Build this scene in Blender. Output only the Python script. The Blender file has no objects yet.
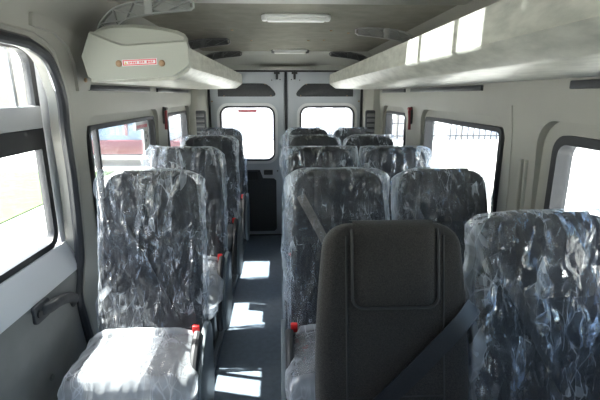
import bpy, bmesh, math, random
from math import sin, cos, pi, sqrt, atan
from mathutils import Vector, Matrix, noise

S = bpy.context.scene
COL = S.collection

# ------------------------------------------------------------------ camera
F_PX = 420.0
cam_d = bpy.data.cameras.new('camera')
cam = bpy.data.objects.new('camera', cam_d)
COL.objects.link(cam)
cam_d.sensor_width = 36.0
cam_d.lens = 36.0 * F_PX / 600.0
cam_d.clip_start = 0.02
cam.location = (0, 0, 1.44)
cam.rotation_euler = (pi / 2 - atan(105 / F_PX), 0, -atan(17 / F_PX))
S.camera = cam

# ------------------------------------------------------------------ light
w = bpy.data.worlds.new('sky')
S.world = w
w.use_nodes = True
nt = w.node_tree
sky = nt.nodes.new('ShaderNodeTexSky')
sky.sky_type = 'NISHITA'
sky.sun_disc = False
sky.sun_elevation = math.radians(57)
sky.sun_rotation = math.radians(270)
sky.air_density = 1.0
sky.dust_density = 3.0
bg = nt.nodes['Background']
nt.links.new(sky.outputs[0], bg.inputs[0])
bg.inputs[1].default_value = 0.42

sun_d = bpy.data.lights.new('sun', 'SUN')
sun_d.energy = 18
sun_d.angle = math.radians(0.53)
sun_d.color = (1.0, 0.96, 0.9)
sun = bpy.data.objects.new('sun', sun_d)
COL.objects.link(sun)
sdir = Vector((0.62, -0.15, -1.0))
sun.rotation_euler = sdir.to_track_quat('-Z', 'Y').to_euler()
sun.location = (-6, 1, 9)

# added narrow spot, standing in for sunlight bounced off something unseen outside
sp_d = bpy.data.lights.new('sun_glint', 'SPOT')
sp_d.energy = 2600
sp_d.spot_size = math.radians(2.8)
sp_d.spot_blend = 0.1
sp_d.shadow_soft_size = 0.02
sp = bpy.data.objects.new('sun_glint', sp_d)
COL.objects.link(sp)
sp.location = (-4.6, 2.05, 1.03)
sp.scale = (3.6, 1, 1)
sp.rotation_euler = (Vector((0.44, 1.25, 1.62)) - sp.location).to_track_quat('-Z', 'Y').to_euler()

S.view_settings.view_transform = 'Standard'
S.view_settings.look = 'None'
S.view_settings.gamma = 1.0
S.view_settings.use_curve_mapping = False
S.view_settings.exposure = 1.15
S.cycles.transparent_max_bounces = 20
S.cycles.max_bounces = 10
S.cycles.diffuse_bounces = 6

X0 = 0.033      # centre line of the bus

# ------------------------------------------------------------------ materials
def new_mat(name):
    m = bpy.data.materials.new(name)
    m.use_nodes = True
    t = m.node_tree
    return m, t, t.nodes['Principled BSDF']

def mat(name, col, rough=0.5, metal=0.0, nscale=0, nmix=0.0, bump=0.0, bscale=60, spec=None, stretch=None):
    m, t, b = new_mat(name)
    b.inputs['Base Color'].default_value = (*col, 1)
    b.inputs['Roughness'].default_value = rough
    b.inputs['Metallic'].default_value = metal
    if spec is not None:
        b.inputs['Specular IOR Level'].default_value = spec
    tc = t.nodes.new('ShaderNodeTexCoord')
    src = tc.outputs['Object']
    if stretch:
        mp = t.nodes.new('ShaderNodeMapping')
        mp.inputs['Scale'].default_value = stretch
        t.links.new(src, mp.inputs[0])
        src = mp.outputs[0]
    if nscale:
        n = t.nodes.new('ShaderNodeTexNoise')
        n.inputs['Scale'].default_value = nscale
        n.inputs['Detail'].default_value = 6
        t.links.new(src, n.inputs['Vector'])
        r = t.nodes.new('ShaderNodeValToRGB')
        r.color_ramp.elements[0].position = 0.3
        r.color_ramp.elements[1].position = 0.7
        r.color_ramp.elements[0].color = (*[c * (1 - nmix) for c in col], 1)
        r.color_ramp.elements[1].color = (*[min(1, c * (1 + nmix)) for c in col], 1)
        t.links.new(n.outputs['Fac'], r.inputs[0])
        t.links.new(r.outputs[0], b.inputs['Base Color'])
    if bump:
        n2 = t.nodes.new('ShaderNodeTexNoise')
        n2.inputs['Scale'].default_value = bscale
        n2.inputs['Detail'].default_value = 4
        t.links.new(src, n2.inputs['Vector'])
        bp = t.nodes.new('ShaderNodeBump')
        bp.inputs['Strength'].default_value = bump
        bp.inputs['Distance'].default_value = 0.002
        t.links.new(n2.outputs['Fac'], bp.inputs['Height'])
        t.links.new(bp.outputs[0], b.inputs['Normal'])
    return m

def film_mat(name, base=0.06, edge=0.55, crease=0.5, rough=0.12, scale=1.0, bumpd=0.02, facet=1.0, gloss=0.05, patch=0.45):
    """thin clear plastic film: mostly see-through, glossy, milky along sharp creases and where gathered"""
    m = bpy.data.materials.new(name)
    m.use_nodes = True
    t = m.node_tree
    for n in list(t.nodes):
        t.nodes.remove(n)
    N = t.nodes.new
    L = t.links.new
    def math_(op, a, b=None, c=None):
        n = N('ShaderNodeMath'); n.operation = op
        for k, v in enumerate((a, b, c)):
            if v is None: continue
            if isinstance(v, (int, float)): n.inputs[k].default_value = v
            else: L(v, n.inputs[k])
        return n.outputs[0]
    out = N('ShaderNodeOutputMaterial')
    tc = N('ShaderNodeTexCoord')
    oi = N('ShaderNodeObjectInfo')
    off = N('ShaderNodeVectorMath'); off.operation = 'MULTIPLY_ADD'
    L(oi.outputs['Random'], off.inputs[0]); off.inputs[1].default_value = (9, 17, 31)
    L(tc.outputs['Object'], off.inputs[2])
    def layer(rot, sc, dist, detail):
        mp = N('ShaderNodeMapping')
        mp.inputs['Rotation'].default_value = rot
        mp.inputs['Scale'].default_value = sc
        L(off.outputs[0], mp.inputs[0])
        n = N('ShaderNodeTexNoise')
        n.inputs['Scale'].default_value = scale
        n.inputs['Detail'].default_value = detail
        n.inputs['Roughness'].default_value = 0.55
        n.inputs['Distortion'].default_value = dist
        L(mp.outputs[0], n.inputs['Vector'])
        # ridge: 1 on the crease, falling to 0
        a = math_('ABSOLUTE', math_('SUBTRACT', n.outputs['Fac'], 0.5))
        return math_('SUBTRACT', 1.0, math_('MULTIPLY', a, 5.0))
    r1 = layer((0, 0.15, 0), (22, 8, 6), 0.3, 1)
    r2 = layer((0, -0.75, 0), (30, 10, 9), 0.3, 1)
    r3 = layer((0, 0.7, 0), (34, 12, 12), 0.3, 1)
    h = math_('MULTIPLY_ADD', r2, 0.7, r1)
    h = math_('MULTIPLY_ADD', r3, 0.6, h)
    bp = N('ShaderNodeBump')
    bp.inputs['Strength'].default_value = 1.0
    bp.inputs['Distance'].default_value = bumpd
    L(h, bp.inputs['Height'])
    # crumple facets: long slanting cells, each tilted its own way
    wv = N('ShaderNodeTexNoise'); wv.inputs['Scale'].default_value = 9; wv.inputs['Detail'].default_value = 2
    L(off.outputs[0], wv.inputs['Vector'])
    wo = N('ShaderNodeVectorMath'); wo.operation = 'MULTIPLY_ADD'
    L(wv.outputs['Color'], wo.inputs[0]); wo.inputs[1].default_value = (.018, .018, .018); L(off.outputs[0], wo.inputs[2])
    edges = []; cells = []
    nsum = bp.outputs[0]
    for rot, sc, k in (((0, 0.45, 0), (26, 14, 7), .9), ((0, -0.6, 0), (44, 20, 13), .8), ((0, 0.1, 0), (80, 30, 38), .45)):
        mp = N('ShaderNodeMapping')
        mp.inputs['Rotation'].default_value = rot
        mp.inputs['Scale'].default_value = tuple(q * scale * 1.6 for q in sc)
        L(wo.outputs[0], mp.inputs[0])
        v1 = N('ShaderNodeTexVoronoi'); v1.feature = 'F1'; v1.inputs['Scale'].default_value = 1.0
        v2 = N('ShaderNodeTexVoronoi'); v2.feature = 'DISTANCE_TO_EDGE'; v2.inputs['Scale'].default_value = 1.0
        L(mp.outputs[0], v1.inputs['Vector']); L(mp.outputs[0], v2.inputs['Vector'])
        sb = N('ShaderNodeVectorMath'); sb.operation = 'SUBTRACT'
        L(v1.outputs['Color'], sb.inputs[0]); sb.inputs[1].default_value = (.5, .5, .5)
        ma = N('ShaderNodeVectorMath'); ma.operation = 'MULTIPLY_ADD'
        L(sb.outputs[0], ma.inputs[0]); ma.inputs[1].default_value = (k * facet, k * facet, k * facet); L(nsum, ma.inputs[2])
        nsum = ma.outputs[0]
        edges.append(v2.outputs['Distance'])
        sx = N('ShaderNodeSeparateColor'); L(v1.outputs['Color'], sx.inputs[0]); cells.append(sx.outputs[2])
    nz = N('ShaderNodeVectorMath'); nz.operation = 'NORMALIZE'
    L(nsum, nz.inputs[0])
    gl = N('ShaderNodeBsdfGlossy')
    gl.inputs['Roughness'].default_value = rough
    gl.inputs['Color'].default_value = (0.97, 0.98, 1, 1)
    L(nz.outputs[0], gl.inputs['Normal'])
    df = N('ShaderNodeBsdfDiffuse')
    df.inputs['Color'].default_value = (0.80, 0.85, 0.92, 1)
    L(bp.outputs[0], df.inputs['Normal'])
    tl = N('ShaderNodeBsdfTranslucent')
    tl.inputs['Color'].default_value = (0.80, 0.85, 0.92, 1)
    m1 = N('ShaderNodeMixShader'); m1.inputs[0].default_value = 0.5
    L(df.outputs[0], m1.inputs[1]); L(tl.outputs[0], m1.inputs[2])
    tr = N('ShaderNodeBsdfTransparent')
    tr.inputs['Color'].default_value = (0.97, 0.98, 1.0, 1)
    lw = N('ShaderNodeLayerWeight'); lw.inputs['Blend'].default_value = 0.5
    f3 = math_('POWER', lw.outputs['Facing'], 3.0)
    at = N('ShaderNodeAttribute'); at.attribute_name = 'gather'
    # scattering share
    def sm(x, lo, hi):
        r = N('ShaderNodeMapRange'); r.interpolation_type = 'SMOOTHSTEP'
        r.inputs['From Min'].default_value = lo; r.inputs['From Max'].default_value = hi
        L(x, r.inputs['Value']); return r.outputs[0]
    # creases break up along their length
    nb = N('ShaderNodeTexNoise'); nb.inputs['Scale'].default_value = 7; nb.inputs['Detail'].default_value = 2
    L(off.outputs[0], nb.inputs['Vector'])
    brk = sm(nb.outputs['Fac'], 0.42, 0.66)
    c = math_('SUBTRACT', 1.0, math_('MULTIPLY', sm(edges[0], 0.0, 0.04), sm(edges[1], 0.0, 0.05)))
    c = math_('MULTIPLY', math_('MULTIPLY', c, brk), crease)
    e = math_('MULTIPLY_ADD', f3, edge, base)
    e = math_('ADD', e, c)
    pt = math_('ADD', math_('POWER', cells[1], 5.0), math_('MULTIPLY', math_('POWER', cells[2], 5.0), 0.7))
    e = math_('MULTIPLY_ADD', math_('MULTIPLY', pt, brk), patch, e)
    e = math_('MULTIPLY_ADD', at.outputs['Fac'], 0.42, e)
    cl = N('ShaderNodeClamp'); cl.inputs['Max'].default_value = 0.92
    L(e, cl.inputs[0])
    m3 = N('ShaderNodeMixShader')
    L(cl.outputs[0], m3.inputs[0]); L(tr.outputs[0], m3.inputs[1]); L(m1.outputs[0], m3.inputs[2])
    # clear coat reflection of the film itself
    fr = N('ShaderNodeLayerWeight'); fr.inputs['Blend'].default_value = 0.5
    L(nz.outputs[0], fr.inputs['Normal'])
    g = math_('MULTIPLY_ADD', math_('POWER', fr.outputs['Facing'], 3.5), 0.42, gloss)
    g = math_('MINIMUM', g, 0.6)
    m4 = N('ShaderNodeMixShader')
    L(g, m4.inputs[0]); L(m3.outputs[0], m4.inputs[1]); L(gl.outputs[0], m4.inputs[2])
    L(m4.outputs[0], out.inputs[0])
    return m

def glass_mat(name, tint=(0.93, 0.96, 0.95), veil=0.012):
    m = bpy.data.materials.new(name)
    m.use_nodes = True
    t = m.node_tree
    for n in list(t.nodes):
        t.nodes.remove(n)
    out = t.nodes.new('ShaderNodeOutputMaterial')
    tr = t.nodes.new('ShaderNodeBsdfTransparent')
    tr.inputs['Color'].default_value = (*tint, 1)
    gl = t.nodes.new('ShaderNodeBsdfGlossy')
    gl.inputs['Roughness'].default_value = 0.02
    lw = t.nodes.new('ShaderNodeLayerWeight')
    lw.inputs['Blend'].default_value = 0.5
    pw = t.nodes.new('ShaderNodeMath'); pw.operation = 'POWER'; pw.inputs[1].default_value = 5.0
    t.links.new(lw.outputs['Facing'], pw.inputs[0])
    fr = t.nodes.new('ShaderNodeMath'); fr.operation = 'MULTIPLY_ADD'
    fr.inputs[1].default_value = 0.5; fr.inputs[2].default_value = 0.03
    t.links.new(pw.outputs[0], fr.inputs[0])
    mx = t.nodes.new('ShaderNodeMixShader')
    t.links.new(fr.outputs[0], mx.inputs[0])
    t.links.new(tr.outputs[0], mx.inputs[1])
    t.links.new(gl.outputs[0], mx.inputs[2])
    tl = t.nodes.new('ShaderNodeBsdfTranslucent')
    tl.inputs['Color'].default_value = (0.9, 0.9, 0.88, 1)
    m2 = t.nodes.new('ShaderNodeMixShader'); m2.inputs[0].default_value = veil  # white veil put into the glass so the view outside looks overexposed
    t.links.new(mx.outputs[0], m2.inputs[1]); t.links.new(tl.outputs[0], m2.inputs[2])
    t.links.new(m2.outputs[0], out.inputs[0])
    return m

M = dict(
    wall=mat('wall_plastic', (0.345, 0.34, 0.305), 0.45, nscale=3, nmix=0.05, bump=0.15, bscale=220),
    headliner=mat('headliner_felt', (0.24, 0.23, 0.19), 0.95, nscale=14, nmix=0.12, bump=0.5, bscale=160),
    header=mat('header_plastic', (0.40, 0.40, 0.36), 0.5),
    floor=mat('floor_vinyl', (0.135, 0.17, 0.215), 0.40, nscale=30, nmix=0.12, bump=0.2, bscale=300),
    paint=mat('door_paint', (0.50, 0.53, 0.57), 0.35, nscale=4, nmix=0.04),
    lip=mat('door_lip', (0.75, 0.76, 0.77), 0.3),
    rubber=mat('black_rubber', (0.025, 0.026, 0.03), 0.5),
    seal=mat('door_seal_rubber', (0.035, 0.037, 0.042), 0.32),
    panel=mat('dark_panel', (0.050, 0.052, 0.056), 0.7, nscale=60, nmix=0.15),
    black=mat('black_plastic', (0.018, 0.018, 0.02), 0.45),
    rack=mat('rack_shell', (0.42, 0.42, 0.37), 0.40, nscale=26, nmix=0.22, bump=0.3, bscale=90, stretch=(1, 0.5, 1.6)),
    rackcap=mat('rack_cap', (0.40, 0.41, 0.36), 0.42, bump=0.1, bscale=250),
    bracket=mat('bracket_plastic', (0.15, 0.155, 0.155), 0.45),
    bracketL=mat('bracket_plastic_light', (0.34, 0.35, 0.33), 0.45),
    plug=mat('tan_plug', (0.38, 0.24, 0.14), 0.6),
    white=mat('white_plastic', (0.8, 0.8, 0.78), 0.35),
    jamb=mat('white_paint', (0.78, 0.80, 0.84), 0.3),
    silver=mat('silver_trim', (0.55, 0.56, 0.58), 0.35, 0.3),
    doorpanel=mat('grey_door_card', (0.20, 0.205, 0.205), 0.6, nscale=12, nmix=0.08),
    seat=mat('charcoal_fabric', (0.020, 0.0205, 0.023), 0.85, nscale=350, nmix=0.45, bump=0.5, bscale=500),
    seatblk=mat('black_woven_fabric', (0.027, 0.023, 0.020), 0.85, nscale=330, nmix=0.6, bump=0.9, bscale=450),
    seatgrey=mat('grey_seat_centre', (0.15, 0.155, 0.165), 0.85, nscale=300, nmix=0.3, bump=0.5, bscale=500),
    piping=mat('black_piping', (0.035, 0.033, 0.032), 0.7),
    belt=mat('seat_belt_webbing', (0.014, 0.0145, 0.018), 0.4, nscale=200, nmix=0.2),
    belts=mat('grey_belt_webbing', (0.13, 0.115, 0.10), 0.6, nscale=200, nmix=0.25),
    red=mat('red_plastic', (0.75, 0.03, 0.03), 0.35),
    redd=mat('dark_red_plastic', (0.28, 0.03, 0.04), 0.4),
    shield=mat('grey_seat_shield', (0.15, 0.175, 0.195), 0.4),
    shieldpad=mat('dark_seat_pad', (0.035, 0.036, 0.04), 0.5),
    steel=mat('seat_steel', (0.10, 0.11, 0.12), 0.4, 0.5),
    alu=mat('rail_metal', (0.24, 0.27, 0.30), 0.35, 0.4),
    ground=mat('concrete_ground', (0.62, 0.61, 0.58), 0.9, nscale=0.8, nmix=0.08),
    grass=mat('grass', (0.06, 0.11, 0.02), 0.95, nscale=5, nmix=0.4),
    carred=mat('car_red', (0.11, 0.02, 0.03), 0.25),
    cargrey=mat('car_grey', (0.33, 0.34, 0.35), 0.5),
    carglass=mat('car_glass', (0.12, 0.17, 0.22), 0.1),
    iron=mat('fence_iron', (0.05, 0.05, 0.055), 0.6),
    render=mat('pale_render', (0.72, 0.70, 0.66), 0.9, nscale=2, nmix=0.05),
    bark=mat('pale_bark', (0.16, 0.15, 0.14), 0.9, nscale=8, nmix=0.2),
    stickred=mat('sticker_red', (0.80, 0.12, 0.16), 0.4),
    stickpink=mat('sticker_pink', (0.86, 0.45, 0.48), 0.4),
    stickwhite=mat('sticker_white', (0.86, 0.84, 0.85), 0.4),
    yellow=mat('sticker_yellow', (0.75, 0.62, 0.15), 0.4),
    film=film_mat('clear_film', base=0.02, crease=0.30, rough=0.10, scale=.5, bumpd=.02, facet=1.0, gloss=.045),
    filmfar=film_mat('clear_film_milky', base=0.008, edge=.3, crease=0.3, rough=0.09, scale=.6, bumpd=.02, facet=1.1, gloss=.022),
    filmseat=film_mat('clear_film_cushion', base=0.16, edge=0.8, crease=0.3, rough=0.16, scale=.45, bumpd=.008, facet=.5, patch=.2),
    glass=glass_mat('window_glass'),
    frost=mat('frosted_cover', (0.85, 0.85, 0.82), 0.3),
    brick=None,
)
def brick_mat():
    m, t, b = new_mat('white_brick')
    tc = t.nodes.new('ShaderNodeTexCoord')
    mp = t.nodes.new('ShaderNodeMapping')
    mp.inputs['Rotation'].default_value = (pi / 2, 0, 0)
    br = t.nodes.new('ShaderNodeTexBrick')
    br.inputs['Scale'].default_value = 2.2
    br.inputs['Color1'].default_value = (0.86, 0.86, 0.85, 1)
    br.inputs['Color2'].default_value = (0.74, 0.74, 0.74, 1)
    br.inputs['Mortar'].default_value = (0.55, 0.56, 0.58, 1)
    br.inputs['Mortar Size'].default_value = 0.02
    t.links.new(tc.outputs['Object'], mp.inputs[0])
    t.links.new(mp.outputs[0], br.inputs['Vector'])
    t.links.new(br.outputs[0], b.inputs['Base Color'])
    b.inputs['Roughness'].default_value = 0.9
    return m
M['brick'] = brick_mat()
M['seatblk'].node_tree.nodes['Principled BSDF'].inputs['Sheen Weight'].default_value = 0.18
M['seatblk'].node_tree.nodes['Principled BSDF'].inputs['Sheen Roughness'].default_value = 0.4

# ------------------------------------------------------------------ helpers
def tag(o, label=None, cat=None, group=None, kind=None):
    if label: o['label'] = label
    if cat: o['category'] = cat
    if group: o['group'] = group
    if kind: o['kind'] = kind
    return o

def empty(name, loc=(0, 0, 0)):
    o = bpy.data.objects.new(name, None)
    o.empty_display_size = 0.1
    o.location = loc
    COL.objects.link(o)
    return o

def smooth(me, ang=35):
    bm = bmesh.new(); bm.from_mesh(me)
    bm.normal_update()
    for f in bm.faces: f.smooth = True
    for e in bm.edges:
        if len(e.link_faces) == 2:
            try:
                if e.calc_face_angle() > math.radians(ang): e.smooth = False
            except ValueError:
                pass
    bm.to_mesh(me); bm.free()

def build(name, bm, m, parent=None, ang=35, world=False, recalc=True):
    if recalc:
        bmesh.ops.recalc_face_normals(bm, faces=bm.faces)
    me = bpy.data.meshes.new(name)
    if world and parent is not None:
        bmesh.ops.translate(bm, verts=bm.verts, vec=-Vector(parent.location))
    bm.to_mesh(me); bm.free()
    smooth(me, ang)
    me.materials.append(m)
    o = bpy.data.objects.new(name, me)
    COL.objects.link(o)
    if parent is not None: o.parent = parent
    return o

def B(): return bmesh.new()

def add_box(bm, x0, x1, y0, y1, z0, z1, bev=0.0, seg=2):
    t = bmesh.new()
    bmesh.ops.create_cube(t, size=1)
    bmesh.ops.scale(t, vec=(abs(x1 - x0), abs(y1 - y0), abs(z1 - z0)), verts=t.verts)
    bmesh.ops.translate(t, vec=((x0 + x1) / 2, (y0 + y1) / 2, (z0 + z1) / 2), verts=t.verts)
    if bev:
        bmesh.ops.bevel(t, geom=list(t.edges), offset=bev, segments=seg, affect='EDGES', profile=0.5)
    join(bm, t)

def join(bm, t):
    me = bpy.data.meshes.new('tmp')
    t.to_mesh(me); t.free()
    bm.from_mesh(me)
    bpy.data.meshes.remove(me)

def add_prism(bm, pts, axis, a0, a1, bev=0.0):
    """extrude a 2D outline along an axis. outline coordinates are the two other axes in xyz order"""
    t = bmesh.new()
    def mk(p, a):
        if axis == 'x': return (a, p[0], p[1])
        if axis == 'y': return (p[0], a, p[1])
        return (p[0], p[1], a)
    v0 = [t.verts.new(mk(p, a0)) for p in pts]
    v1 = [t.verts.new(mk(p, a1)) for p in pts]
    t.faces.new(v0); t.faces.new(v1[::-1])
    n = len(pts)
    for i in range(n):
        t.faces.new((v0[i], v1[i], v1[(i + 1) % n], v0[(i + 1) % n]))
    bmesh.ops.recalc_face_normals(t, faces=t.faces)
    if bev:
        es = [e for e in t.edges if abs((e.verts[0].co - e.verts[1].co)['xyz'.index(axis)]) < 1e-6]
        bmesh.ops.bevel(t, geom=es, offset=bev, segments=2, affect='EDGES', profile=0.5)
    join(bm, t)

def rrect(a0, a1, b0, b1, r, n=6, radii=None):
    """rounded rectangle outline, radii order: (a1,b1),(a0,b1),(a0,b0),(a1,b0)"""
    R = radii or (r, r, r, r)
    out = []
    for k, (cx, cy, s) in enumerate(((a1, b1, 0), (a0, b1, 90), (a0, b0, 180), (a1, b0, 270))):
        rr = max(R[k], 1e-4)
        ox = cx - rr if k in (0, 3) else cx + rr
        oy = cy - rr if k in (0, 1) else cy + rr
        for i in range(n + 1):
            a = math.radians(s + 90 * i / n)
            out.append((ox + rr * cos(a), oy + rr * sin(a)))
    return out

def add_tube(bm, path, r, n=8, flat=1.0, closed=False):
    path = [Vector(p) for p in path]
    rings = []
    L = len(path)
    prev = None
    for i, p in enumerate(path):
        if closed:
            d = path[(i + 1) % L] - path[i - 1]
        else:
            d = (path[min(i + 1, L - 1)] - path[max(i - 1, 0)])
        d.normalize()
        if prev is None:
            u = Vector((0, 0, 1)) if abs(d.z) < 0.9 else Vector((1, 0, 0))
        else:
            u = prev
        u = (u - d * u.dot(d)).normalized()
        prev = u
        v = d.cross(u)
        rings.append([bm.verts.new(p + (u * cos(2 * pi * k / n) + v * sin(2 * pi * k / n) * flat) * r) for k in range(n)])
    m = L if closed else L - 1
    for i in range(m):
        a, b = rings[i], rings[(i + 1) % L]
        for k in range(n):
            bm.faces.new((a[k], a[(k + 1) % n], b[(k + 1) % n], b[k]))
    if not closed:
        bm.faces.new(rings[0][::-1]); bm.faces.new(rings[-1])

def add_frame(bm, outer, inner, axis, a0, a1):
    """ring between two outlines with the same number of points"""
    def mk(p, a):
        if axis == 'x': return (a, p[0], p[1])
        if axis == 'y': return (p[0], a, p[1])
        return (p[0], p[1], a)
    n = len(outer)
    V = [[bm.verts.new(mk(p, a)) for p in o] for o in (outer, inner) for a in (a0, a1)]
    o0, o1, i0, i1 = V
    for k in range(n):
        j = (k + 1) % n
        bm.faces.new((o0[k], o0[j], i0[j], i0[k]))
        bm.faces.new((o1[k], i1[k], i1[j], o1[j]))
        bm.faces.new((o0[k], o1[k], o1[j], o0[j]))
        bm.faces.new((i0[k], i0[j], i1[j], i1[k]))

def add_loft(bm, rings, cap=True):
    R = [[bm.verts.new(p) for p in r] for r in rings]
    n = len(R[0])
    for a, b in zip(R[:-1], R[1:]):
        for k in range(n):
            bm.faces.new((a[k], a[(k + 1) % n], b[(k + 1) % n], b[k]))
    if cap:
        bm.faces.new(R[0][::-1]); bm.faces.new(R[-1])

def cut(o, cutters):
    """subtract a list of bmesh cutters from object o, for good"""
    for c in cutters:
        me = bpy.data.meshes.new('cut')
        bmesh.ops.recalc_face_normals(c, faces=c.faces)
        c.to_mesh(me); c.free()
        co = bpy.data.objects.new('cut', me)
        COL.objects.link(co)
        md = o.modifiers.new('b', 'BOOLEAN')
        md.operation = 'DIFFERENCE'; md.solver = 'EXACT'; md.object = co
        dg = bpy.context.evaluated_depsgraph_get()
        dg.update()
        nm = bpy.data.meshes.new_from_object(o.evaluated_get(dg))
        o.modifiers.clear()
        o.data = nm
        bpy.data.objects.remove(co)
        bpy.data.meshes.remove(me)
    smooth(o.data, 30)

def spline(pts, n=6):
    """Catmull-Rom through the points"""
    P = [Vector(p) for p in pts]
    P = [P[0] * 2 - P[1]] + P + [P[-1] * 2 - P[-2]]
    out = []
    for i in range(1, len(P) - 2):
        for k in range(n):
            t = k / n
            a, b, c, d = P[i - 1], P[i], P[i + 1], P[i + 2]
            out.append(0.5 * ((2 * b) + (c - a) * t + (2 * a - 5 * b + 4 * c - d) * t * t + (3 * b - a - 3 * c + d) * t ** 3))
    out.append(P[-2])
    return out

# ------------------------------------------------------------------ the bus shell
YF, YR = -1.3, 4.30
prof = [tuple(p) for p in spline([(0.895, -0.02), (0.905, 0.3), (0.905, 0.8), (0.890, 1.25), (0.874, 1.40), (0.868, 1.54), (0.860, 1.64), (0.842, 1.73), (0.80, 1.79), (0.74, 1.822)], 4)]
def wall(name, s):
    bm = B()
    inner = [(X0 + s * x, z) for x, z in prof]
    outer = [(X0 + s * (x + 0.06), z + (0.03 if z > 1.6 else 0)) for x, z in prof]
    ys = [YF + (YR - YF) * i / 14 for i in range(15)]
    ring = inner + outer[::-1]
    add_loft(bm, [[(x, y, z) for x, z in ring] for y in ys])
    return tag(build(name, bm, M['wall']), kind='structure')
wl = wall('wall_left', -1)
wr = wall('wall_right', 1)

def cutter(y0, y1, z0, z1, x0, x1, r, radii=None):
    c = B(); add_prism(c, rrect(y0, y1, z0, z1, r, 6, radii), 'x', x0, x1); return c

# window openings (y0, y1, z0, z1); each has a wider shallow recess around it
winL = [(1.93, 2.93, 0.80, 1.305), (3.26, 3.92, 0.80, 1.305)]
winR = [(0.35, 1.42, 0.83, 1.31), (1.77, 2.77, 0.80, 1.305), (3.22, 3.85, 0.80, 1.305)]
cl, crr = [], []
for (a, b, c, d) in winL:
    cl.append(cutter(a - .05, b + .045, c - .05, d + .045, X0 - .915, X0 - .6, .09))
    cl.append(cutter(a, b, c, d, X0 - 1.1, X0 - .6, .035))
door_path = [(1.715, .03), (1.73, .30), (1.70, .47), (1.675, .60), (1.70, .70), (1.735, .80), (1.737, 1.10), (1.705, 1.34), (1.68, 1.46), (1.62, 1.56), (1.52, 1.60), (1.38, 1.61), (.60, 1.61), (.46, 1.57), (.43, 1.47), (.43, .9), (.43, .03)]
dsp = [tuple(p) for p in spline(door_path, 6)]
c = B(); add_prism(c, dsp, 'x', X0 - 1.1, X0 - .5); cl.append(c)
for (a, b, c, d) in winR:
    e = .05 if a > 1 else .075
    crr.append(cutter(a - .05, b + e, c - .05, d + .045, X0 + .6, X0 + .915, .10))
    crr.append(cutter(a, b, c, d, X0 + .6, X0 + 1.1, .035 if a > 1 else .06))
cut(wl, cl)
cut(wr, crr)

wn = 0
def window(a, b, c, d, s, seal=0.022, r=.035, mull=None):
    global wn
    wn += 1
    x = X0 + s * 0.945
    root = tag(empty('window_%d' % wn, (x, (a + b) / 2, c)), kind='structure')
    bm = B(); add_box(bm, x - .003, x + .003, a + .003, b - .003, c + .003, d - .003)
    build('pane', bm, M['glass'], root, world=True)
    bm = B()
    add_frame(bm, rrect(a + .0005, b - .0005, c + .0005, d - .0005, r), rrect(a + seal, b - seal, c + seal, d - seal, max(.012, r - seal * .6)), 'x', x - s * .045, x + s * .012)
    if mull:
        add_box(bm, x - .012, x + .012, mull - .012, mull + .012, c + .01, d - .01)
    build('rubber_frame', bm, M['rubber'], root, world=True)
    return root
for k, q in enumerate(winL): window(*q, -1, mull=(2.10 if k == 0 else None))
for k, q in enumerate(winR): window(*q, 1, seal=.03 if k == 0 else .022, r=.06 if k == 0 else .035)

# floor
bm = B(); add_box(bm, X0 - .97, X0 + .97, YF, 4.30, -.05, 0.0)
tag(build('floor', bm, M['floor']), kind='structure')
# underbody, so that daylight does not come up beneath the floor
bm = B(); add_box(bm, X0 - .93, X0 + .93, YF, 4.30, -.30, -.051)
tag(build('trim_4', bm, M['black']), kind='structure')
# ceiling: felt panel, smooth front headliner, rear header
bm = B(); add_box(bm, X0 - .80, X0 + .80, 1.945, 4.30, 1.822, 1.86)
tag(build('ceiling', bm, M['headliner']), kind='structure')
bm = B(); add_prism(bm, [(YF, 1.815), (1.93, 1.815), (1.95, 1.825), (1.95, 1.87), (YF, 1.87)], 'x', X0 - .82, X0 + .82, .004)
tag(build('trim_1', bm, M['header']), kind='structure')
bm = B()
hp = [(3.99, 1.823), (4.03, 1.795), (4.12, 1.752), (4.20, 1.715), (4.205, 1.672), (4.30, 1.672), (4.30, 1.85), (3.99, 1.85)]
add_prism(bm, hp, 'x', X0 - .86, X0 + .86, .004)
tag(build('trim_2', bm, M['header'], ang=8), kind='structure')
bm = B(); add_box(bm, X0 - .25, X0 + .27, 4.13, 4.215, 1.672, 1.70, .006)
tag(build('trim_3', bm, M['wall']), kind='structure')

# rear wall surround (posts both sides of the doors) and sill
bm = B()
op = rrect(X0 - .745, X0 + .745, -.005, 1.668, .03)
ot = rrect(X0 - .96, X0 + .96, -.05, 1.86, .03)
add_frame(bm, ot, op, 'y', 4.235, 4.33)
tag(build('wall_back', bm, M['wall']), kind='structure')
# front of the cab behind the camera, with its windscreen
bm = B(); add_box(bm, X0 - .96, X0 + .96, YF - .06, YF, -.05, 1.86)
wf = build('wall_front', bm, M['wall'])
c = B(); add_prism(c, rrect(X0 - .80, X0 + .80, 1.20, 1.72, .08), 'y', YF - .2, YF + .1)
cut(wf, [c]); tag(wf, kind='structure')
wsr = tag(empty('window_6', (X0, YF - .03, 1.20)), kind='structure')
bm = B(); add_box(bm, X0 - .79, X0 + .79, YF - .035, YF - .03, 1.205, 1.715); build('pane', bm, M['glass'], wsr, world=True)
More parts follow.
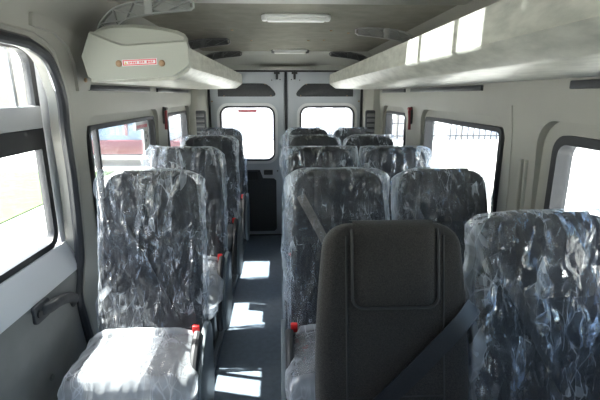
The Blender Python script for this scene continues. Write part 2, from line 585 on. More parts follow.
# corner posts with the air vents
for s, nm in ((-1, 'trim_5'), (1, 'trim_6')):
    bm = B()
    add_prism(bm, [(X0 + s * .757, 4.23), (X0 + s * .765, 4.10), (X0 + s * .82, 4.02), (X0 + s * .90, 4.0), (X0 + s * .93, 4.23)], 'z', 0.0, 1.52, .006)
    tag(build(nm, bm, M['wall']), kind='structure')
    t = tag(empty('air_vent', (X0 + s * .80, 4.045, 1.02)), 'louvred grey air vent on the %s rear corner post' % ('left' if s < 0 else 'right'), 'air vent')
    bm = B(); add_prism(bm, rrect(X0 + s * .80 - .048, X0 + s * .80 + .048, 1.02, 1.30, .02), 'y', 4.015, 4.06, .004)
    build('housing', bm, M['panel'], t, world=True)
    for k in range(5):
        bm = B()
        z = 1.05 + k * .048
        add_prism(bm, [(4.016, z), (3.998, z + .006), (3.998, z + .014), (4.016, z + .030)], 'x', X0 + s * .80 - .036, X0 + s * .80 + .036)
        build('louvre', bm, M['bracket'], t, world=True)

# rear doors -----------------------------------------------------------------
def rear_door(n, s):
    xa, xb = (X0 - .742, X0 - .012) if s < 0 else (X0 + .012, X0 + .742)
    root = tag(empty('door_%d' % n, ((xa + xb) / 2, 4.27, 0)), kind='structure')
    bm = B(); add_box(bm, xa, xb, 4.235, 4.30, 0.0, 1.665, .008)
    o = build('leaf', bm, M['paint'], None)
    wx0, wx1 = (X0 - .650, X0 - .110) if s < 0 else (X0 + .110, X0 + .650)
    if s > 0: wx0, wx1 = X0 + .135, X0 + .680
    wz0, wz1 = .795, 1.335
    c = B(); add_prism(c, rrect(wx0, wx1, wz0, wz1, .085), 'y', 4.1, 4.4)
    # pressed recess along the hinge side
    cut(o, [c])
    o.parent = root; 
    for v in o.data.vertices: v.co -= Vector(root.location)
    bm = B()
    add_frame(bm, rrect(wx0 - .028, wx1 + .028, wz0 - .028, wz1 + .028, .11), rrect(wx0 - .002, wx1 + .002, wz0 - .002, wz1 + .002, .087), 'y', 4.222, 4.24)
    build('raised_lip', bm, M['lip'], root, world=True)
    bm = B()
    add_frame(bm, rrect(wx0 + .0005, wx1 - .0005, wz0 + .0005, wz1 - .0005, .084), rrect(wx0 + .017, wx1 - .017, wz0 + .017, wz1 - .017, .070), 'y', 4.216, 4.28)
    build('rubber_frame', bm, M['rubber'], root, world=True)
    bm = B(); add_box(bm, wx0 + .004, wx1 - .004, 4.262, 4.268, wz0 + .02, wz1 - .02)
    build('pane', bm, M['glass'], root, world=True)
    # upper trim panel: flat bottom, slanted rounded inner end
    xi, xo = X0 + s * .10, X0 + s * .66
    up = [(xo, 1.425), (xi + s * .03, 1.425), (xi + s * .008, 1.432), (xi, 1.450), (xi + s * .012, 1.475), (xi + s * .055, 1.520), (xi + s * .085, 1.540), (xi + s * .12, 1.548), (xo, 1.548)]
    bm = B(); add_prism(bm, up, 'y', 4.226, 4.24, .004)
    build('upper_trim_panel', bm, M['panel'], root, world=True)
    # lower trim panel
    lo = [(xo, .05), (xi + s * .03, .05), (xi + s * .005, .075), (xi + s * .005, .59), (xi + s * .03, .612), (X0 + s * .24, .615), (X0 + s * .27, .70), (xo, .70)]
    bm = B(); add_prism(bm, lo, 'y', 4.222, 4.24, .005)
    build('lower_trim_panel', bm, M['panel'], root, world=True)
    bm = B(); add_prism(bm, rrect(*sorted((X0 + s * .29, X0 + s * .40)), .60, .69, .012), 'y', 4.205, 4.226, .006)
    h = build('door_pull', bm, M['black'], root, world=True)
    bm = B(); add_prism(bm, rrect(*sorted((X0 + s * .14, X0 + s * .23)), .65, .70, .006), 'y', 4.228, 4.24)
    build('lock_recess', bm, M['black'], root, world=True)
    # top latch
    bm = B()
    lx = X0 + s * .085
    add_box(bm, lx - .012, lx + .012, 4.20, 4.24, 1.60, 1.672, .004)
    add_box(bm, lx - .028, lx + .028, 4.212, 4.24, 1.635, 1.655, .004)
    add_tube(bm, [(lx, 4.205, 1.60), (lx, 4.205, 1.585)], .011)
    build('latch', bm, M['black'], root, world=True)
    for (bx, bz) in ((lx - .03 * s, 1.585), (lx + .05 * s, 1.58)):
        bm = B(); add_tube(bm, [(bx, 4.228, bz), (bx, 4.24, bz)], .006); build('bolt', bm, M['black'], root, world=True)
    for (bx, bz) in ((X0 + s * .72, 1.38), (X0 + s * .09, .69)):
        bm = B(); add_tube(bm, [(bx, 4.230, bz), (bx, 4.24, bz)], .008); build('bolt', bm, M['plug'] if bz > 1 else M['black'], root, world=True)
    for (bx, bz) in ((X0 + s * .145, 1.432), (X0 + s * .20, 1.540), (X0 + s * .60, 1.432)):
        bm = B(); add_tube(bm, [(bx, 4.220, bz), (bx, 4.23, bz)], .005, 6); build('clip', bm, M['plug'], root, world=True)
    if s < 0:
        bm = B()
        for hz in (.48, .56, .20):
            add_box(bm, X0 - .022, X0 - .004, 4.215, 4.25, hz, hz + .045, .003)
        build('lock_striker', bm, M['steel'], root, world=True)
    return root
rear_door(1, -1)
rear_door(2, 1)
bm = B()
add_box(bm, X0 - .012, X0 + .012, 4.226, 4.29, 0.004, 1.67, .004)
add_frame(bm, rrect(X0 - .757, X0 + .757, 0.0, 1.672, .03), rrect(X0 - .735, X0 + .735, .014, 1.655, .03), 'y', 4.222, 4.25)
tag(build('trim_7', bm, M['rubber']), kind='structure')

# window sticker on the left rear door (too small to read)
def marks(bm, x0, x1, z, h, y, seed, n):
    r = random.Random(seed)
    x = x0
    while x < x1:
        ww = (x1 - x0) / n * r.uniform(.5, .8)
        if r.random() > .12:
            add_box(bm, x, x + ww, y - .0006, y, z + r.uniform(0, .2) * h, z + h * r.uniform(.8, 1))
        x += (x1 - x0) / n
st = empty('window_sticker', (-.345, 4.258, 1.285))
tag(st, 'small pink sticker with red lettering at the top of the left rear door window', 'sticker')
bm = B(); add_box(bm, -.44, -.255, 4.2585, 4.261, 1.272, 1.302); build('backing', bm, M['stickpink'], st, world=True)
bm = B(); marks(bm, -.43, -.265, 1.280, .014, 4.2585, 3, 18); build('lettering', bm, M['stickred'], st, world=True)
xw = X0 - .945 + .004
st = empty('window_sticker', (xw, 2.83, 1.05))
tag(st, 'white sticker with red heading at the back edge of the left side window', 'sticker')
bm = B()
add_prism(bm, [(2.66, 1.275), (2.90, 1.275), (2.90, 1.06), (2.80, 1.06), (2.80, 1.225), (2.66, 1.225)], 'x', xw, xw + .0015)
build('backing', bm, M['stickwhite'], st, world=True)
bm = B()
for k in range(9): add_box(bm, xw + .0015, xw + .002, 2.68 + k * .023, 2.695 + k * .023, 1.235, 1.255)
build('heading', bm, M['stickred'], st, world=True)
for (yy, zz) in ((2.84, 1.19), (2.865, 1.165), (2.83, 1.14), (2.86, 1.10)):
    bm = B(); add_box(bm, xw + .0015, xw + .002, yy, yy + .015, zz, zz + .018)
    build('printed_mark', bm, M['black'], st, world=True)

# side (sliding) door on the left -------------------------------------------
dx = X0 - 0.975
door = tag(empty('door_3', (dx, 1.05, 0)), kind='structure')
bm = B()
add_box(bm, dx - .03, dx, .38, 1.80, -.02, .80, .006)
add_box(bm, dx - .03, dx, 1.72, 1.80, .78, 1.70, .006)
add_box(bm, dx - .03, dx, .38, .46, .78, 1.70, .006)
add_box(bm, dx - .03, dx, .38, 1.80, 1.62, 1.70, .006)
build('door_shell', bm, M['jamb'], door, world=True)
bm = B()
add_prism(bm, [(dx, .835), (dx + .012, .835), (dx + .062, .745), (dx + .066, .725), (dx, .70)], 'y', .42, 1.78, .004)
build('sill_ledge', bm, M['jamb'], door, world=True)
bm = B()
add_prism(bm, [(dx, .725), (dx + .062, .725), (dx + .068, .70), (dx + .055, .40), (dx + .04, .04), (dx, .04)], 'y', .42, 1.765, .006)
build('inner_panel', bm, M['doorpanel'], door, world=True)
bm = B()
for (yy, zz) in ((1.55, .19), (1.60, .27), (1.42, .40), (1.46, .12)):
    add_tube(bm, [(dx + .045, yy, zz), (dx + .062, yy, zz)], .012)
build('panel_plug', bm, M['bracket'], door, world=True)
gh = [(dx + .055, 1.40, .69), (dx + .085, 1.42, .69), (dx + .09, 1.48, .685), (dx + .085, 1.56, .66), (dx + .08, 1.61, .63), (dx + .055, 1.635, .60)]
bm = B(); add_tube(bm, spline(gh, 5), .022, 10, .8)
add_prism(bm, rrect(1.35, 1.45, .655, .725, .02), 'x', dx + .058, dx + .078, .004)
h = build('grab_handle', bm, M['panel'], door, world=True)
bm = B(); add_tube(bm, [(dx + .07, 1.375, .69), (dx + .083, 1.375, .69)], .014); build('screw_hole', bm, M['black'], h, world=False)
h.children[0].data.transform(Matrix.Translation(-Vector(door.location)))
bm = B()
add_frame(bm, rrect(.46, 1.705, .835, 1.62, .06), rrect(.49, 1.675, .86, 1.60, .05), 'x', dx - .025, dx + .004)
add_box(bm, dx - .02, dx + .004, .48, 1.70, 1.235, 1.315, .004)
build('window_seal', bm, M['rubber'], door, world=True)
bm = B(); add_box(bm, dx - .02, dx + .010, .47, 1.70, 1.315, 1.40, .006); build('window_bar', bm, M['silver'], door, world=True)
bm = B()
for yy in (1.20, 1.365, 1.57): add_box(bm, dx - .02, dx + .0, yy - (.055 if yy < 1.3 else .010), yy + (.055 if yy < 1.3 else .010), 1.39, 1.61, .003)
build('window_divider', bm, M['silver'], door, world=True)  # added bars that cut the glint spot's beam into separate patches
bm = B(); add_box(bm, dx - .012, dx - .006, .47, 1.71, .84, 1.61); build('pane', bm, M['glass'], door, world=True)
# white painted jamb behind the door and the thick rubber seal round the opening
bm = B(); add_box(bm, X0 - 1.02, X0 - .952, 1.802, 1.97, -.02, 1.60, .01)
add_tube(bm, [(X0 - .965, 1.83, 1.47), (X0 - .94, 1.80, 1.475), (X0 - .935, 1.77, 1.465)], .006)
tag(build('trim_8', bm, M['jamb']), kind='structure')
seal = []
for (y, z) in dsp:
    # follow the wall's lean
    zz = max(0, min(1.74, z))
    xx = .90
    for (p, q) in zip(prof[:-1], prof[1:]):
        if p[1] <= zz <= q[1] + 1e-6:
            xx = p[0] + (q[0] - p[0]) * (zz - p[1]) / max(1e-6, q[1] - p[1]); break
    seal.append((X0 - xx - .005, y, z))
bm = B(); add_tube(bm, seal, .020, 10)
s1 = tag(build('trim_9', bm, M['seal']), kind='structure')
bm = B(); add_tube(bm, [(x + .006, y + (.030 if y > 1 else -.03), z + (.03 if z > 1.55 else 0)) for x, y, z in seal], .009, 6)
tag(build('trim_10', bm, M['wall']), kind='structure')
# headliner corner flap screwed over the pillar
bm = B()
fl = [(1.50, 1.70), (1.60, 1.70), (1.86, 1.66), (2.05, 1.655), (1.93, 1.52), (1.90, 1.462), (1.86, 1.455), (1.80, 1.455), (1.785, 1.56), (1.74, 1.62), (1.64, 1.655), (1.50, 1.66)]
def wx(z):
    for (p, q) in zip(prof[:-1], prof[1:]):
        if p[1] <= z <= q[1] + 1e-6:
            return p[0] + (q[0] - p[0]) * (z - p[1]) / max(1e-6, q[1] - p[1])
    return .9
v0 = [bm.verts.new((X0 - wx(z) + .012, y, z)) for y, z in fl]
v1 = [bm.verts.new((X0 - wx(z) - .01, y, z)) for y, z in fl]
bm.faces.new(v0); bm.faces.new(v1[::-1])
for i in range(len(fl)):
    j = (i + 1) % len(fl); bm.faces.new((v0[i], v1[i], v1[j], v0[j]))
tag(build('trim_11', bm, M['wall']), kind='structure')
bm = B(); x_ = X0 - wx(1.51) + .012; add_tube(bm, [(x_ - .01, 1.86, 1.50), (x_ + .006, 1.86, 1.50)], .009)
tag(build('trim_12', bm, M['plug']), kind='structure')

# raised ribs and panel joint on the right wall
for k, (y0, wdt) in enumerate(((1.665, .003), (1.575, .014), (1.545, .012))):
    bm = B()
    path = [(X0 + wx(z) - .0015, y0, z) for z in [(.35 + .05 * i) for i in range(int(((1.45 if k == 0 else 1.27) - .35) / .05))]]
    add_tube(bm, path, wdt, 8, 0.5 if k else 1)
    tag(build('trim_%d' % (13 + k), bm, M['wall']), kind='structure')

# dark slots just under both racks
k = 16
for s in (-1, 1):
    for (a, b) in ((1.90, 2.75), (2.92, 3.85)) if s < 0 else ((.9, 1.32), (1.92, 3.0), (3.15, 3.85)):
        bm = B()
        xx = X0 + s * wx(1.475)
        add_box(bm, xx - .012, xx + .004 if s > 0 else xx + .012, a, b, 1.458, 1.484, .004)
        tag(build('trim_%d' % k, bm, M['seal']), kind='structure'); k += 1

# ------------------------------------------------------------------ luggage racks
def rack(s, y0, label):
    root = tag(empty('luggage_rack', (X0 + s * .6, y0, 1.49)), label, 'luggage rack')
    xw_ = .855 if s > 0 else .795
    sec = [(.402, 1.622), (.400, 1.545), (.408, 1.535), (.452, 1.503), (.462, 1.499), (.62, 1.492), (xw_, 1.490), (xw_, 1.50), (.62, 1.504), (.468, 1.512), (.420, 1.548), (.414, 1.56), (.414, 1.622)]
    rings = []
    n = 30
    for i in range(n + 1):
        y = y0 + (4.02 - y0) * i / n
        rings.append([(X0 + s * x, y, z - (.012 if False else 0)) for x, z in sec])
    bm = B(); add_loft(bm, rings)
    build('tray', bm, M['rack'], root, world=True, ang=20)
    # back panel against the wall/cove
    bm = B(); add_loft(bm, [[(X0 + s * x, y, z) for x, z in ((xw_ - .015, 1.50), (xw_, 1.50), (xw_ - .009, 1.62), (xw_ - .023, 1.62))] for y in (y0, 4.02)])
    build('back_panel', bm, M['rack'], root, world=True)
    # rear end cap
    pts = [(X0 + s * x, z) for x, z in ((.404, 1.61), (.404, 1.545), (.455, 1.503), (xw_ - .005, 1.495), (xw_ - .005, 1.56), (xw_ - .04, 1.61))]
    bm = B(); add_prism(bm, pts, 'y', 4.02, 4.05, .004); build('end_cap', bm, M['rackcap'], root, world=True)
    return root
RL = rack(-1, 1.775, 'left luggage rack with a smooth closed grey end cap and red sticker')
RR = rack(1, .42, 'long speckled grey right luggage rack running out over the front seats')
# left front end cap: lower flat face, crease, upper lobe leaning back
low = [(-.771, 1.585), (-.756, 1.510), (-.745, 1.503), (-.714, 1.494), (-.43, 1.512), (-.418, 1.518), (-.367, 1.553), (-.364, 1.562), (-.364, 1.625)]
cre = [(-.369, 1.640), (-.50, 1.630), (-.60, 1.622), (-.62, 1.624), (-.65, 1.634), (-.735, 1.668)]
top = [(-.369, 1.655), (-.380, 1.672), (-.405, 1.684), (-.47, 1.697), (-.57, 1.706), (-.65, 1.704), (-.70, 1.694), (-.735, 1.675)]
bm = B()
yf = 1.735
def V(p, y): return bm.verts.new((p[0], y, p[1]))
L0 = [V(p, yf) for p in low]; C0 = [V(p, yf) for p in cre]
bm.faces.new(L0 + C0)
C1 = [V((p[0], p[1] + .008), yf + .012) for p in cre]
for i in range(len(cre) - 1): bm.faces.new((C0[i], C1[i], C1[i + 1], C0[i + 1]))
T0 = [V(p, yf + .035) for p in top]
T1 = [V((p[0] * .99 - .005, p[1] - .014), yf + .016) for p in top]
bm.faces.new([C1[0]] + T1 + C1[:0:-1])
for i in range(len(top) - 1): bm.faces.new((T1[i], T0[i], T0[i + 1], T1[i + 1]))
bm.faces.new((C1[0], T0[0], T1[0])); bm.faces.new((C1[-1], T1[-1], T0[-1]))
Lb = [V(p, 1.775) for p in low]; Tb = [V(p, 1.775) for p in top]
ring = L0 + [C0[0], C1[0]] + T0 + [C1[-1], C0[-1]]
rb = Lb + [V((-.369, 1.64), 1.775), V((-.369, 1.65), 1.775)] + Tb + [V((-.735, 1.67), 1.775), V((-.735, 1.668), 1.775)]
for i in range(len(ring)):
    j = (i + 1) % len(ring)
    bm.faces.new((ring[i], rb[i], rb[j], ring[j]))
bm.faces.new(rb)
build('end_cap', bm, M['rackcap'], RL, world=True, ang=25)
for bx, bz in ((-.633, 1.558), (-.468, 1.560)):
    bm = B(); bmesh.ops.create_uvsphere(bm, u_segments=12, v_segments=8, radius=.0125)
    bmesh.ops.scale(bm, vec=(1, .5, 1), verts=bm.verts); bmesh.ops.translate(bm, vec=(bx, yf, bz), verts=bm.verts)
    build('screw_cap', bm, M['plug'], RL, world=True)
bm = B()
def skew(bm, k=.05, x0=-.62):
    for v in bm.verts: v.co.z += (v.co.x - x0) * k
add_box(bm, -.620, -.485, yf - .0015, yf, 1.548, 1.572); skew(bm); stk = build('sticker', bm, M['stickwhite'], RL, world=True)
stk['label'] = 'white sticker with a red border'
bm = B()
add_frame(bm, rrect(-.617, -.488, 1.550, 1.570, .001), rrect(-.613, -.492, 1.5535, 1.5665, .001), 'y', yf - .002, yf - .0012)
marks(bm, -.595, -.497, 1.5555, .009, yf - .0014, 8, 14)
skew(bm)
o = build('sticker_print', bm, M['stickred'], stk, world=False); o.data.transform(Matrix.Translation(-Vector(RL.location)))
bm = B(); add_prism(bm, [(-.611, 1.555), (-.601, 1.555), (-.606, 1.564)], 'y', yf - .0022, yf - .001); skew(bm)
o = build('warning_triangle', bm, M['yellow'], stk, world=False); o.data.transform(Matrix.Translation(-Vector(RL.location)))

# lattice support brackets: a curved arm from the wall up to the ceiling
def bracket(root, s, y, m, w_=.03, name='bracket'):
    outer = spline([(.775, 1.655), (.755, 1.715), (.70, 1.768), (.62, 1.795), (.50, 1.806), (.40, 1.806)], 4)
    inner = spline([(.700, 1.665), (.690, 1.700), (.655, 1.730), (.59, 1.748), (.50, 1.760), (.40, 1.770)], 4)
    n = len(outer)
    bm = B()
    def P(p, yy): return (X0 + s * p[0], yy, p[1])
    def strip(path, th, dy):
        path = [Vector((q[0], q[1])) for q in path]
        rings = []
        for i, p in enumerate(path):
            d = (path[min(i + 1, len(path) - 1)] - path[max(0, i - 1)]).normalized()
            nn = Vector((-d.y, d.x)) * th / 2
            rings.append([P(p + nn, y - dy), P(p + nn, y + .012), P(p - nn, y + .012), P(p - nn, y - dy)])
        add_loft(bm, rings)
    strip(outer, .005, w_ / 2); strip(inner, .005, w_ / 2)
    strip([outer[-1], (.385, 1.798), (.385, 1.780), inner[-1]], .006, w_ / 2)
    strip([outer[0], inner[0]], .005, w_ / 2)
    for i in range(0, n - 4, 4):
        strip([outer[i], inner[i + 4]], .004, w_ / 2 - .003)
        strip([inner[i], outer[i + 4]], .004, w_ / 2 - .003)
    # thin web behind the ribs
    for i in range(n - 1):
        a, b, c, d = outer[i], outer[i + 1], inner[i + 1], inner[i]
        vs = [bm.verts.new(P(q, y + .010)) for q in (a, b, c, d)]
        bm.faces.new(vs)
        vs = [bm.verts.new(P(q, y + .013)) for q in (a, b, c, d)]
        bm.faces.new(vs[::-1])
    # mounting boss
    bx = .56
    add_box(bm, X0 + s * bx - .016, X0 + s * bx + .016, y - .017, y + .014, 1.750, 1.806, .004)
    return build(name, bm, m, root, world=True)
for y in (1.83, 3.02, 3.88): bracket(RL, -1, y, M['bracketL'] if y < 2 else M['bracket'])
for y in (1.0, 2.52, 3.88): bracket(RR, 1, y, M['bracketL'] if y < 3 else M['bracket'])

# ------------------------------------------------------------------ ceiling lamps
for y, wd, lb in ((2.215, .155, 'nearer of the two slim white ceiling lamps'), (3.86, .15, 'farther slim ceiling lamp by the rear doors')):
    xc = .07
    t = tag(empty('ceiling_lamp', (xc, y, 1.822)), lb, 'ceiling lamp')
    bm = B(); add_box(bm, xc - wd, xc + wd, y - .028, y + .028, 1.806, 1.822, .005); build('base', bm, M['white'], t, world=True)
    bm = B(); add_box(bm, xc - wd + .012, xc + wd - .012, y - .020, y + .020, 1.788, 1.808, .009, 3); build('diffuser', bm, M['frost'], t, world=True)
    for s in (-1, 1):
        bm = B(); add_box(bm, xc + s * wd - .014, xc + s * wd + .014, y - .024, y + .024, 1.792, 1.82, .008); build('end_cap', bm, M['white'] if y < 3 else M['bracket'], t, world=True)
# headliner buttons
for (x, y) in ((-.42, 2.02), (.62, 2.0), (-.30, 2.72), (.30, 2.72), (.42, 2.82), (-.22, 3.22), (.19, 3.2), (.30, 3.18), (.72, 2.9)):
    if abs(x - X0) > .58: continue
    bm = B(); add_tube(bm, [(x, y, 1.8225), (x, y, 1.817)], .008, 8)
    tag(build('headliner_button', bm, M['plug']), 'tiny tan fixing button on the grey felt ceiling', 'button', 'fixing buttons on the ceiling felt')

# emergency hammers
for s, yy in ((-1, 3.085), (1, 3.0)):
    x_ = X0 + s * (wx(1.28) - .003)
    t = tag(empty('emergency_hammer', (x_, yy, 1.28)), 'red emergency hammer on the %s wall pillar between two windows' % ('left' if s < 0 else 'right'), 'emergency hammer')
    bm = B(); add_tube(bm, [(x_ - s * .016, yy, 1.20), (x_ - s * .018, yy, 1.28), (x_ - s * .024, yy, 1.335)], .010, 10, .8); build('handle', bm, M['redd'], t, world=True)
    bm = B(); add_tube(bm, [(x_ - s * .022, yy - .02, 1.345), (x_ - s * .022, yy + .02, 1.345)], .012, 8); build('hammer_head', bm, M['redd'] if s > 0 else M['black'], t, world=True)
    bm = B(); add_box(bm, x_ - .014 if s > 0 else x_ - .002, x_ + .002 if s > 0 else x_ + .014, yy - .012, yy + .012, 1.24, 1.36, .004); build('holder', bm, M['black'], t, world=True)

# ------------------------------------------------------------------ seats
TH = math.radians(12.9)
LB = .72
def axis_pt(s, dep, x):
    """point on the backrest: s up the recline axis, dep forward is negative"""
    return Vector((x, .03 + s * sin(TH) + dep * cos(TH), .42 + s * cos(TH) - dep * sin(TH)))

def hw(s, W=.208, r=.065):
    w_ = W - .028 * max(0, (s - .35) / (LB - .35)) ** 1.5
    if s > LB - r:
        q = (s - (LB - r)) / r
        w_ = w_ - r + r * sqrt(max(0, 1 - q * q))
    return w_
def hd(s, D=.052, r=.035):
    if s > LB - r:
        q = (s - (LB - r)) / r
        return D - r + r * sqrt(max(0, 1 - q * q))
    return D
def front(s, x, W=.208):
    """front surface depth at s, x"""
    w_ = hw(s, W); u = min(.999, abs(x) / w_)
    return -(hd(s) * (1 - u ** 3.4) ** (1 / 3.4)) - .014 * min(1, u ** 4) * (1 - u ** 14) + .006 * (1 - u * u)

def backrest_bm(W=.208):
    bm = B()
    ss = [LB * i / 18 for i in range(16)] + [LB - .065 + .065 * sin(pi / 2 * i / 9) for i in range(0, 10)]
    ss = sorted(set(round(x, 5) for x in ss))
    ss[-1] = LB - .0004
    rings = []
    n = 40
    for s in ss:
        ring = []
        w_, d_ = hw(s, W), hd(s)
        for k in range(n):
            a = 2 * pi * k / n
            c, sn = cos(a), sin(a)
            x = w_ * abs(c) ** (2 / 3.4) * (1 if c > 0 else -1)
            d = d_ * abs(sn) ** (2 / 3.4) * (1 if sn > 0 else -1)
            u = abs(x) / max(w_, 1e-6)
            if sn < 0: d += -.014 * u ** 4 * (1 - u ** 14) + .006 * (1 - u * u)
            ring.append(axis_pt(s, d, x))
        rings.append(ring)
    add_loft(bm, rings)
    return bm

def cushion_bm(W=.213, zt=.485, zb=.355, y0=-.285, y1=.035):
    bm = B()
    n = 36
    rings = []
    for i in range(19):
        t = i / 18
        y = y0 + (y1 - y0) * t
        r = .05
        k = 1.0
        e = (y - y0) / r
        if e < 1: k = sqrt(max(0, 1 - (1 - e) ** 2))
        kk = max(.02, k)
        zc = (zt + zb) / 2
        hz = ((zt - zb) / 2 - r) + r * kk
        hx = W - r * .6 + r * .6 * kk
        ring = []
        for q in range(n):
            a = 2 * pi * q / n
            c, sn = cos(a), sin(a)
            x = hx * abs(c) ** (2 / 4.2) * (1 if c > 0 else -1)
            z = hz * abs(sn) ** (2 / 3.0) * (1 if sn > 0 else -1)
            if sn > 0: z += .010 * (abs(x) / hx) ** 4
            ring.append((x, y, zc + z))
        rings.append(ring)
    add_loft(bm, rings)
    return bm

def patch_bm(x0, x1, s0, s1, lift, nx=14, ns=16, wrap=True, W=.208):
    """a thick padded patch lying over the backrest's front and wrapping its top"""
    bm = B()
    rows = []
    for j in range(ns + 1):
        s = s0 + (s1 - s0) * j / ns
        row = []
        for i in range(nx + 1):
            x = x0 + (x1 - x0) * i / nx
            u = min(i, nx - i) / nx; v = j / ns
            rise = lift * min(1, u * 6) ** .5 * min(1, v * 6 + .05) ** .5
            # bottom corners rounded in
            xx = x
            if v < .12:
                xx = x * (1 - .05 * (1 - v / .12) ** 2)
            row.append(axis_pt(s, front(s, xx, W) - rise - .001, xx))
        rows.append(row)
    if wrap:
        for dd in (.0, .03, .06):
            rows.append([axis_pt(LB + lift * .6 - dd * .05, -.02 + dd, x0 + (x1 - x0) * i / nx) for i in range(nx + 1)])
    V = [[bm.verts.new(p) for p in r] for r in rows]
    for a, b in zip(V[:-1], V[1:]):
        for i in range(nx): bm.faces.new((a[i], a[i + 1], b[i + 1], b[i]))
    return bm

def film_back_bm(seed, ears=(1, 1), fr=(.228, .228), full=True):
    bm = B()
    lay = bm.verts.layers.float_color.new('gather')
    nx, ns = (64, 84) if full else (34, 44)
    of = Vector((seed * 3.71, seed * 1.37, seed * 7.1))
    def stop(u):
        e = ears[0] if u < 0 else ears[1]
        return .736 + .006 * noise.noise(Vector((u * 2.5, seed, 0))) - .045 * abs(u) ** 6 * (1 if e < 1.1 else .3) + .06 * max(0, e - .8) * max(0, abs(u) - .6) ** 1.2
    def fw(s, sg):
        e = ears[0] if sg < 0 else ears[1]
        W = fr[0] if sg < 0 else fr[1]
        return W - .014 * max(0, (s - .45) / .3) + .045 * max(0, e - .8) * math.exp(-((s - .66) / .07) ** 2) + .010 * noise.noise(Vector((s * 9, seed * 2 + sg * 9, 1))) + .005 * noise.noise(Vector((s * 27, seed + sg, 4)))
    def rg(v): return 1 - abs(noise.noise(v)) * 2.4
    def wr(x, s, side):
        r = rg(Vector((x * 9 + s * 2, s * 2.4, side * 5)) + of) * .6
        r += rg(Vector((x * 16 + s * 12, s * 7 - x * 8, side * 3)) + of) * .35
        r += rg(Vector((x * 14 - s * 11, s * 8 + x * 12, side * 8)) + of * 2) * .40
        r += rg(Vector((x * 44 + s * 10, s * 22, side * 8)) + of * 3) * .16
        return r
    sheets = []
    for side in (-1, 1):
        g = []
        for j in range(ns + 1):
            v = j / ns
            row = []
            for i in range(nx + 1):
                u = -1 + 2 * i / nx
                u = math.copysign(abs(u) ** .85, u)
                st_ = stop(u)
                s = .015 + (st_ - .015) * v
                x = u * fw(s, 1 if u > 0 else -1)
                ref = .222
                uu = min(1, abs(x) / ref)
                lens = max(0, (1 - uu ** 7)) ** .7
                q = max(0, (s - (.738 - .07)) / .07)
                lens *= sqrt(max(0, 1 - min(1, q) ** 3))
                h = wr(x, s, side)
                dep = side * (.063 + .006 * (side > 0)) * lens - (.012 * uu ** 4 * lens if side < 0 else 0) + side * .021 * (h - .15) * min(1, lens * 1.5)
                fl = .020 * noise.noise(Vector((u * 2, s * 6, seed * 3.3))) * abs(u) ** 6
                row.append((axis_pt(s, dep + fl, x + .004 * h * (1 - abs(u))), max(abs(u) ** 14, min(1, q) ** 4 * .3, .7 * max(0, 1 - v * 14))))
            g.append(row)
        sheets.append(g)
    VV = []
    for k, g in enumerate(sheets):
        V = []
        for j, row in enumerate(g):
            R = []
            for i, (p, ga) in enumerate(row):
                if k == 1 and (i in (0, nx) or j == ns):
                    R.append(VV[0][j][i])
                else:
                    vv = bm.verts.new(p); vv[lay] = (ga, ga, ga, 1); R.append(vv)
            V.append(R)
        VV.append(V)
    for k, V in enumerate(VV):
        for j in range(ns):
            for i in range(nx):
                q = (V[j][i], V[j][i + 1], V[j + 1][i + 1], V[j + 1][i])
                bm.faces.new(q if k == 0 else q[::-1])
    return bm

def film_cushion_bm(seed, full=True):
    bm = B()
    n, m_ = (64, 34) if full else (36, 20)
    of = Vector((seed * 2.1, seed * 5.3, seed))
    y0, y1 = -.312, -.015
    rings = []
    for j in range(m_ + 1):
        t = j / m_
        y = y0 + (y1 - y0) * t
        e = min(1, (y - y0) / .05 + .02)
        k = sqrt(max(0, 1 - (1 - e) ** 2))
        ring = []
        for q in range(n):
            a = -pi * .28 + (pi * 1.56) * q / (n - 1)
            c, sn = cos(a), sin(a)
            hx = .215 + .02 * k; hz = .045 + .040 * k
            x = hx * abs(c) ** (2 / 3.6) * math.copysign(1, c)
            z = hz * abs(sn) ** (2 / 2.8) * math.copysign(1, sn)
            if sn < 0: z *= 1.7
            p = Vector((x, y, .425 + z))
            h = (1 - abs(noise.noise(Vector((x * 9, y * 14, z * 9)) + of)) * 2.2) * .5 + (1 - abs(noise.noise(Vector((x * 24, y * 20, z * 20)) + of)) * 2.2) * .3
            roll = .020 * math.exp(-((y + .045) / .016) ** 2) if sn > 0 else 0
            p += Vector((c * .5, 0, sn)).normalized() * (.010 * h)
            p.z += roll
            ring.append(p)
        rings.append(ring)
    lay = bm.verts.layers.float_color.new('gather')
    R = [[bm.verts.new(p) for p in r] for r in rings]
    for j, r_ in enumerate(R):
        yy = y0 + (y1 - y0) * j / m_
        for q, v_ in enumerate(r_):
            x_ = abs(v_.co.x) / .235
            ga = max(x_ ** 9 * .8, math.exp(-((yy + .045) / .016) ** 2) * (.9 if v_.co.z > .42 else 0), max(0, 1 - j / 3) * .6)
            v_[lay] = (ga, ga, ga, 1)
    for a, b in zip(R[:-1], R[1:]):
        for q in range(n - 1):
            bm.faces.new((a[q], a[q + 1], b[q + 1], b[q]))
    # front sheet hanging down under the cushion edge
    fr = [R[0]]
    for j in range(1, 8):
        row = []
        for q in range(n):
            p = rings[0][q]
            zz = .425 + (p.z - .425) * (1 - j / 8) - .02 * j
            row.append(bm.verts.new((p.x * (1 - .01 * j), y0 - .012 * sin(j * .5) + .014 * noise.noise(Vector((p.x * 16, j * .5, seed))), zz if p.z > .40 else p.z - .012 * j)))
        fr.append(row)
    for a, b in zip(fr[:-1], fr[1:]):
        for q in range(n - 1):
            bm.faces.new((b[q], b[q + 1], a[q + 1], a[q]))
    return bm

